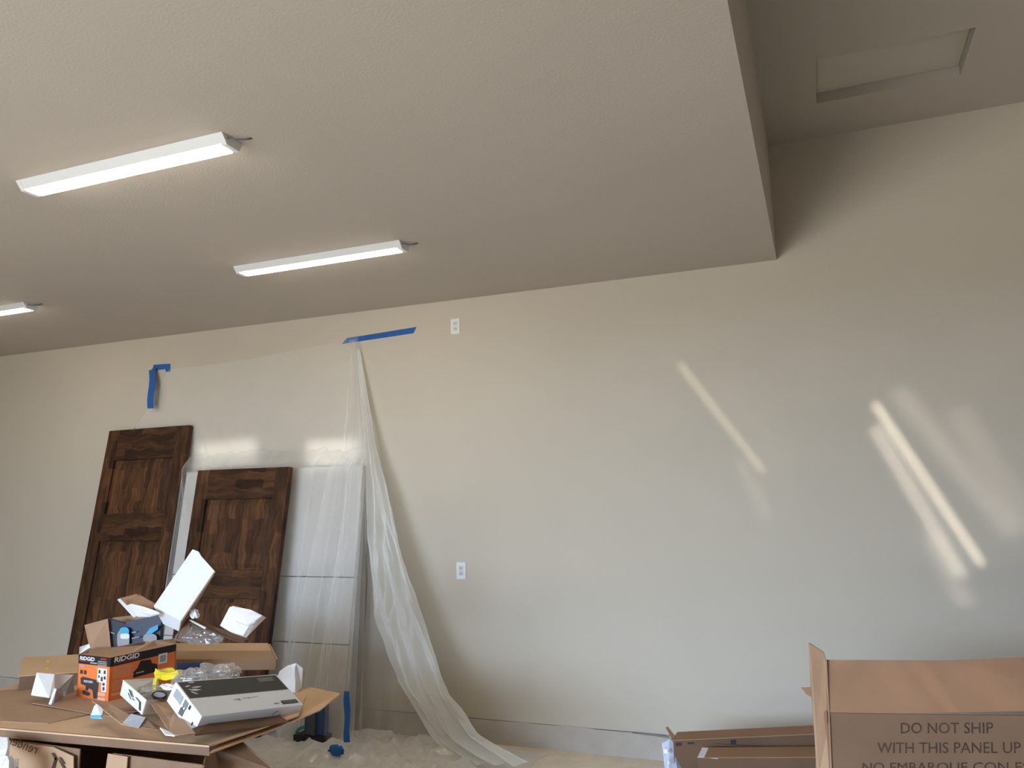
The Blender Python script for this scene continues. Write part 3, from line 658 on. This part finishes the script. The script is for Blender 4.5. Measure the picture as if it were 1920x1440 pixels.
# ------------------------------------------------------------------ white and charcoal box
WB = Bx((-2.4013, 2.6, .7617), (.3242, .4258, 1.2895), (.5263, .2351, .0555), .965)
t = thing('flat_white_box', WB.c(.5, .5, 0), 'long flat white box with a charcoal lid area and leaf emblem', 'box')
WB.sub('body', (0, 0, -.62), (1, 1, 1), M['white'], t, .0015)
tf = Fr(WB.c(0, 0, 1), WB.c(1, 0, 1)-WB.c(0, 0, 1), WB.c(0, 1, 1)-WB.c(0, 0, 1))
prints('charcoal_area', tf, [(.012, .50, .985, .975)], M['grey'], t)
def leaf(x, y, ang, ln, wd_):
    pts = []; n = 8
    for i in range(n+1): s = i/n; pts.append((s*ln, wd_*math.sin(math.pi*s)*.5+.12*ln*s*s))
    for i in range(n-1, 0, -1): s = i/n; pts.append((s*ln, -wd_*math.sin(math.pi*s)*.5+.12*ln*s*s))
    c, s_ = math.cos(ang), math.sin(ang)
    return [(x+(a*c-b*s_)*.5, y+(a*s_+b*c)*1.0) for a, b in pts]
prints('leaf_emblem', tf, [leaf(.06, .70, -.95, .15, .035), leaf(.055, .76, -.55, .17, .035), leaf(.09, .80, -.1, .20, .035), leaf(.09, .76, -.5, .16, .03), leaf(.04, .83, .1, .12, .03), (.10, .925, .15, .95)], M['white'], t, .0016)
prints('fine_print', tf, [(.76, .90-.025*i, .93-.02*(i % 2), .912-.025*i) for i in range(5)], M['lgrey'], t, .0016)
prints('script_writing', tf, [(.38, .34, .43, .36), (.42, .31, .44, .37), (.47, .355, .52, .37), (.52, .34, .54, .37), (.55, .36, .62, .372)], M['lgrey'], t, .0012)
prints('black_label', tf, [(.80, .07, .97, .18)], M['grey'], t, .0012)
text('lettering', '||||||||', tf, (.82, .09, .95, .16), M['lgrey'], t, h=.0018)
prints('oval_mark', tf, [(.72, .1, .77, .14)], M['lgrey'], t, .0012)
tf = Fr(WB.c(0, 1, -.6), WB.c(0, 0, 0)-WB.c(0, 1, 0), WB.c(0, 1, 1)-WB.c(0, 1, -.6))
prints('grey_label', tf, [(.10, .45, .38, .85)], M['lgrey'], t, .0012)
prints('bar_code', tf, [(.42+.035*i, .1+.02*i, .445+.035*i, .45+.1*(i % 2)) for i in range(4)]+[(.44+.035*i, .55, .46+.035*i, .88) for i in range(4)]+[(.6, .68, .66, .88), (.84, .3, .88, .45)], M['grey'], t, .0012)
sf = Fr(WB.c(0, 0, -.62), WB.c(1, 0, 0)-WB.c(0, 0, 0), WB.c(0, 0, 1)-WB.c(0, 0, -.62))
n = 14; arc = [(.74+.055*math.cos(math.pi*i/n), .0+.78*math.sin(math.pi*i/n)) for i in range(n+1)]
prints('thumb_notch', sf, [arc], M['foam'], t, .0012)
prints('painted_notch_shadow', sf, [[(.74+.062*math.cos(a), .84*math.sin(a)), (.74+.055*math.cos(a), .76*math.sin(a)), (.74+.055*math.cos(a+.2), .76*math.sin(a+.2)), (.74+.062*math.cos(a+.2), .84*math.sin(a+.2))] for a in [1.5+.2*i for i in range(7)]], M['lgrey'], t, .0016)  # shadow along the notch rim, painted as a grey line

# opened carton below it, white outside and brown inside
t = thing('opened_carton', P(330, 1360, 2.5), 'opened carton, brown inside with white outer edges, under the flat white box', 'carton')
slab('brown_flap', ps([(278, 1311, 2.66), (318, 1308, 2.74), (332, 1335, 2.58), (366, 1374, 2.44), (328, 1378, 2.40), (318, 1371, 2.42)]), .004, M['card'], t)
slab('white_corner', ps([(300, 1364, 2.42), (318, 1371, 2.42), (328, 1379, 2.40), (310, 1377, 2.39)]), .004, M['white'], t)
slab('lower_panel', ps([(328, 1379, 2.402), (366, 1377, 2.43), (470, 1364, 2.68), (540, 1352, 2.84), (520, 1338, 2.90), (400, 1350, 2.6)]), .006, M['card4'], t)
# white foam block on the right
t = thing('white_foam_block', P(547, 1300, 2.95), 'white foam block standing at the right end of the heap', 'foam')
slab('left_face', ps([(524, 1258, 3.33), (540, 1247, 3.35), (554, 1250, 3.32), (553, 1318, 3.26), (540, 1308, 3.28), (520, 1268, 3.31)]), .02, M['foam'], t, bevel=.002)
slab('right_face', ps([(545, 1246, 3.34), (555, 1243, 3.33), (568, 1253, 3.35), (566, 1290, 3.33), (552, 1306, 3.28), (553, 1252, 3.31)]), .02, M['foam'], t, bevel=.002)

# small pieces on the front of the carton
t = thing('small_carton_piece', P(230, 1350, 2.5), 'curled brown card strip with a grey-white end flap near the carton\'s front edge', 'card strip')
slab('brown_strip', ps([(172, 1313, 2.62), (198, 1316, 2.64), (262, 1350, 2.50), (290, 1355, 2.5), (262, 1364, 2.44), (228, 1357, 2.45)]), .004, M['card'], t)
slab('white_flap', ps([(230, 1355, 2.43), (246, 1338, 2.46), (273, 1345, 2.46), (260, 1365, 2.42)]), .004, M['lgrey'], t)
slab('brown_flap', ps([(262, 1362, 2.43), (274, 1345, 2.47), (300, 1362, 2.48), (296, 1368, 2.44)]), .004, M['card3'], t)
t = thing('paper_sachet', P(182, 1345, 2.5), 'small white sachet with blue edge in front of the orange carton', 'sachet')
slab('front', ps([(169, 1343, 2.52), (176, 1324, 2.56), (181, 1319, 2.57), (195, 1330, 2.56), (190, 1344, 2.52)]), .012, M['white'], t, bevel=.002)
slab('blue_edge', ps([(169, 1341, 2.518), (190, 1341, 2.518), (190, 1346, 2.512), (169, 1346, 2.512)]), .002, M['cyan'], t)
# folded white paper at left
t = thing('folded_paper', P(98, 1312, 2.7), 'bent sheet of thick white paper standing at the left of the orange carton', 'paper')
slab('front_face', ps([(58, 1303, 2.72), (69, 1261, 2.80), (102, 1264, 2.82), (102, 1300, 2.74), (92, 1308, 2.70)]), .003, M['paper'], t)
def curl(u, v):
    a = P(lerp(100, 138, u)-8*u*v, lerp(1264, 1265, u)+v*lerp(36, 12, u)*1.0+14*u*v, lerp(2.82, 2.98, u)-.05*v+.05*math.sin(math.pi*u))
    return a
grid('curled_face', 12, 10, curl, M['paper'], t)
slab('front_edge', ps([(102, 1290, 2.69), (106, 1292, 2.69), (96, 1321, 2.64), (91, 1320, 2.64)]), .003, M['paper'], t)
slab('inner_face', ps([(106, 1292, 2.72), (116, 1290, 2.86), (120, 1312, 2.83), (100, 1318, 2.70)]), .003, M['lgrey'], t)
slab('painted_shade_side', ps([(112, 1290, 2.88), (138, 1266, 2.96), (140, 1300, 2.95), (118, 1314, 2.86)]), .003, M['lgrey'], t)  # white paper turned from the light, its shade painted grey
# torn brown board at the left edge
t = thing('torn_cardboard', P(10, 1340, 2.6), 'torn brown cardboard piece at the left edge on the large carton', 'cardboard')
slab('main_sheet', ps([(-30, 1306, 2.85), (34, 1308, 2.85), (14, 1328, 2.72), (-5, 1345, 2.62), (-40, 1345, 2.62)]), .006, M['card'], t)
slab('torn_tab', ps([(18, 1323, 2.72), (36, 1322, 2.74), (36, 1331, 2.70), (14, 1338, 2.66)]), .004, M['card3'], t)
tag(slab('torn_cardboard', ps([(46, 1322, 2.72), (62, 1313, 2.78), (90, 1316, 2.80), (84, 1326, 2.73), (62, 1327, 2.70)]), .006, M['card3']), 'dark brown scrap of cardboard just below the bent white paper', 'cardboard')

# ------------------------------------------------------------------ things at the lower left corner
t = thing('white_carton', P(0, 1440, 2.2), 'white packaging block at the lower left corner of the photo', 'box')
slab('upper_face', ps([(-40, 1378, 2.28), (16, 1382, 2.30), (14, 1400, 2.24), (10, 1418, 2.22), (-40, 1420, 2.18)]), .03, M['foam'], t, bevel=.004)
slab('lower_face', ps([(-40, 1420, 2.17), (14, 1417, 2.21), (18, 1424, 2.22), (16, 1480, 2.20), (-40, 1480, 2.15)]), .04, M['foam'], t, bevel=.004)
t = thing('small_bottle', P(28, 1450, 2.2), 'small grey-white cylinder with a dark band beside the white block', 'bottle')
c = P(28, 1440, 2.25)
for nm, z0, z1, r, mm in (('body', c.z-.1, c.z-.006, .0105, 'lgrey'), ('band', c.z-.006, c.z+.002, .0108, 'grey'), ('cap', c.z+.002, c.z+.03, .0105, 'white')):
    tube(nm, [(c.x, c.y, z0), (c.x, c.y, z1)], r, M[mm], t, 16)

# ------------------------------------------------------------------ on the floor behind the big carton
t = thing('blue_box', P(585, 1382, 4.2), 'dark blue box on a black base under clear plastic film', 'box')
c = P(590, 1380, 4.72)
box('body', (c.x-.085, c.y, c.z), (c.x+.0, c.y+.08, c.z+.15), M['slate'], t, .003)
box('raised_part', (c.x-.03, c.y+.02, c.z), (c.x+.05, c.y+.09, c.z+.20), M['blue'], t, .003)
box('dark_base', (c.x-.16, c.y-.02, .005), (c.x+.07, c.y+.10, c.z), M['black'], t)
pts = [P(572+16*math.cos(a), 1376+13*math.sin(a), 4.69) for a in [math.pi*1.0+i*math.pi*.5/8 for i in range(9)]]
tag(tube('teal_hose', pts, .011, M['teal']), 'curved teal piece beside the dark blue box', 'hose')
def fl_(u, v):
    x = lerp(-3.55, -2.75, u); y = lerp(3.45, 4.05, v)
    h = .02+.12*abs(noise.noise(Vector((x*4, y*4, 9))))+.05*abs(noise.noise(Vector((x*12, y*12, 4)))); return Vector((x, y, h))
tag(grid('clear_film', 70, 60, fl_, M['clear'], None), 'crumpled clear plastic film on the floor right of the large carton', 'plastic film')

# ------------------------------------------------------------------ right: tall carton with writing
t = thing('shipping_carton', (.45, 3.5, 0), 'tall brown shipping carton with printed lettering and open flaps at right', 'carton')
YF = 3.2; X0 = P(1553, 1400, YF).x; X1 = 1.15; zt = P(1553, 1337, YF).z; zt1 = zt+.02
slab('front_panel', [(X0, YF, 0), (X1, YF, 0), (X1, YF, P(1920, 1334, YF).z+.02), (X0, YF, zt)], .006, M['card6'], t)  # shade on the lower carton is painted in with the darker board
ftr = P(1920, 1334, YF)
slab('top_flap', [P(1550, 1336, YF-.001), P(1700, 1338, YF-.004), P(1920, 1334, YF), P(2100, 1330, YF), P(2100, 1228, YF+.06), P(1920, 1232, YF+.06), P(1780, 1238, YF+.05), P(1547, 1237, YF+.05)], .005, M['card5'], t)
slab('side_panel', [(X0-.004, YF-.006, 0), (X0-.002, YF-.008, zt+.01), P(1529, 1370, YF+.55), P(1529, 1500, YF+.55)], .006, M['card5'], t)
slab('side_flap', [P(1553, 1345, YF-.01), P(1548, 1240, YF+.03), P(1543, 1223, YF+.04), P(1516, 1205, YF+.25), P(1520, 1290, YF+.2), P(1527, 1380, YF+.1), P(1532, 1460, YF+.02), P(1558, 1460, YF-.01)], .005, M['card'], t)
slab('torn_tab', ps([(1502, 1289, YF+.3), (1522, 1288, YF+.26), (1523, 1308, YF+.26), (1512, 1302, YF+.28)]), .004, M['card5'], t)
box('back_panel', (X0+.05, YF+.6, 0), (X1, YF+.606, .7), M['card6'], t)
box('side_panel', (X1, YF, 0), (X1+.006, YF+.6, .85), M['card6'], t)
fo = P(1600, 1440, YF); frm = Fr(fo, P(1700, 1440, YF)-fo+Vector((0, 0, 0)), P(1600, 1340, YF)-fo)
def line(s, x0, y0, x1, y1, ht):
    a, b = P(x0, y0, YF), P(x1, y1, YF); top = P(x0, y0-ht, YF)
    f = Fr(a, b-a, top-a); text('lettering', s, f, (0, 0, 1, 1), M['ink'], t, h=.0015)
line('DO NOT SHIP', 1689, 1375, 1862, 1375, 20)
line('WITH THIS PANEL UP', 1645, 1412, 1914, 1412, 20)
line('NO EMBARQUE CON ESTE', 1617, 1450, 1965, 1450, 20)

# ------------------------------------------------------------------ right: long flat cartons
pA = P(1262, 1389, 4.35); pB = P(1262, 1378, 4.72)
A = thing('flat_carton', (0, 4.5, 0), 'long flat brown carton with small printed marks, upper of the pair by the wall', 'carton')
zA = pA.z; 
zR = P(1530, 1377, 4.35).z
def quadbox(name, xa, xb, y0, y1, za0, zb0, za1, zb1, m, parent, bev=.002):
    v = [(xa, y0, za0), (xb, y0, zb0), (xb, y1, zb0), (xa, y1, za0), (xa, y0, za1), (xb, y0, zb1), (xb, y1, zb1), (xa, y1, za1)]
    return obj(name, v, BF, m, parent, bevel=bev)
dz = (zR-zA)/(P(1530, 1377, 4.35).x-pA.x)
xb = .5; zB = zA+dz*(xb-pA.x)
quadbox('body', pA.x, xb, 4.35, 4.50, 0, 0, zA, zB, M['card4'], A)  # front lies in shadow, painted in by the dark board
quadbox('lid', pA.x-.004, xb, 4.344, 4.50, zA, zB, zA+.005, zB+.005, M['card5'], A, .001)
slab('raised_tab', ps([(1248, 1364, 4.5), (1252, 1362, 4.5), (1268, 1382, 4.42), (1262, 1390, 4.4)]), .006, M['card3'], A)
f = Fr(P(1262, 1440, 4.348), P(1362, 1436, 4.348)-P(1262, 1440, 4.348), P(1262, 1390, 4.348)-P(1262, 1440, 4.348))
prints('printed_marks', f, [(.05, .82, .16, .94), (.28, .86, .40, .93), (1.08, .78, 1.18, .94)], M['black'], A)
prints('printed_lines', f, [[(.8, .85), (.8, .83), (1.9, .60), (1.9, .62)], [(.8, .75), (.8, .73), (1.7, .55), (1.7, .57)]], M['ink'], A)
B = thing('flat_carton', (0, 4.2, 0), 'long flat brown carton with a white label on its end, in front of the other', 'carton')
q0, q1 = P(1308, 1421, 4.12), P(1530, 1420, 4.12); dz = (q1.z-q0.z)/(q1.x-q0.x); zE = q0.z+dz*(.5-q0.x)
quadbox('body', q0.x, .5, 4.12, 4.28, 0, 0, q0.z, zE, M['card4'], B)  # shadowed front, its shade in the board colour
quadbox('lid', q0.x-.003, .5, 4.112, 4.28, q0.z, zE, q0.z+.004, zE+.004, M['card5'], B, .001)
slab('white_label', [Vector((q0.x+.002, 4.27, q0.z+.006)), Vector((q0.x+.10, 4.27, q0.z+.006)), Vector((q0.x+.10, 4.113, q0.z+.006)), Vector((q0.x+.002, 4.113, q0.z+.006))], .0015, M['white'], B, away=False)
# grey wrapped end
t = thing('wrapped_roll', P(1255, 1440, 4.5), 'silver-grey wrapped packet standing at the left end of the flat cartons', 'packet')
slab('front_face', ps([(1240, 1393, 4.42), (1256, 1384, 4.42), (1262, 1392, 4.38), (1270, 1445, 4.32), (1272, 1500, 4.3), (1252, 1500, 4.34)]), .05, M['wrap'], t, bevel=.004)
prints('printed_marks', Fr(P(1240, 1440, 4.33), P(1270, 1440, 4.31)-P(1240, 1440, 4.33), P(1240, 1400, 4.37)-P(1240, 1440, 4.33)), [(.25, .65, .5, .85), (.5, .15, .6, .3)], M['white'], t, .02)
t = thing('wire', P(1220, 1378, YW-.01), 'thin dark wire lying along the crack above the floor curb', 'wire')
tube('strand', [P(x, y, YW-.008) for x, y in ((1165, 1371), (1190, 1373), (1220, 1376), (1255, 1381))], .0022, M['cord'], t, 6)
tube('strand', [P(x, y, YW-.012) for x, y in ((1185, 1374), (1215, 1378), (1238, 1381), (1255, 1384))], .0018, M['cord'], t, 6)
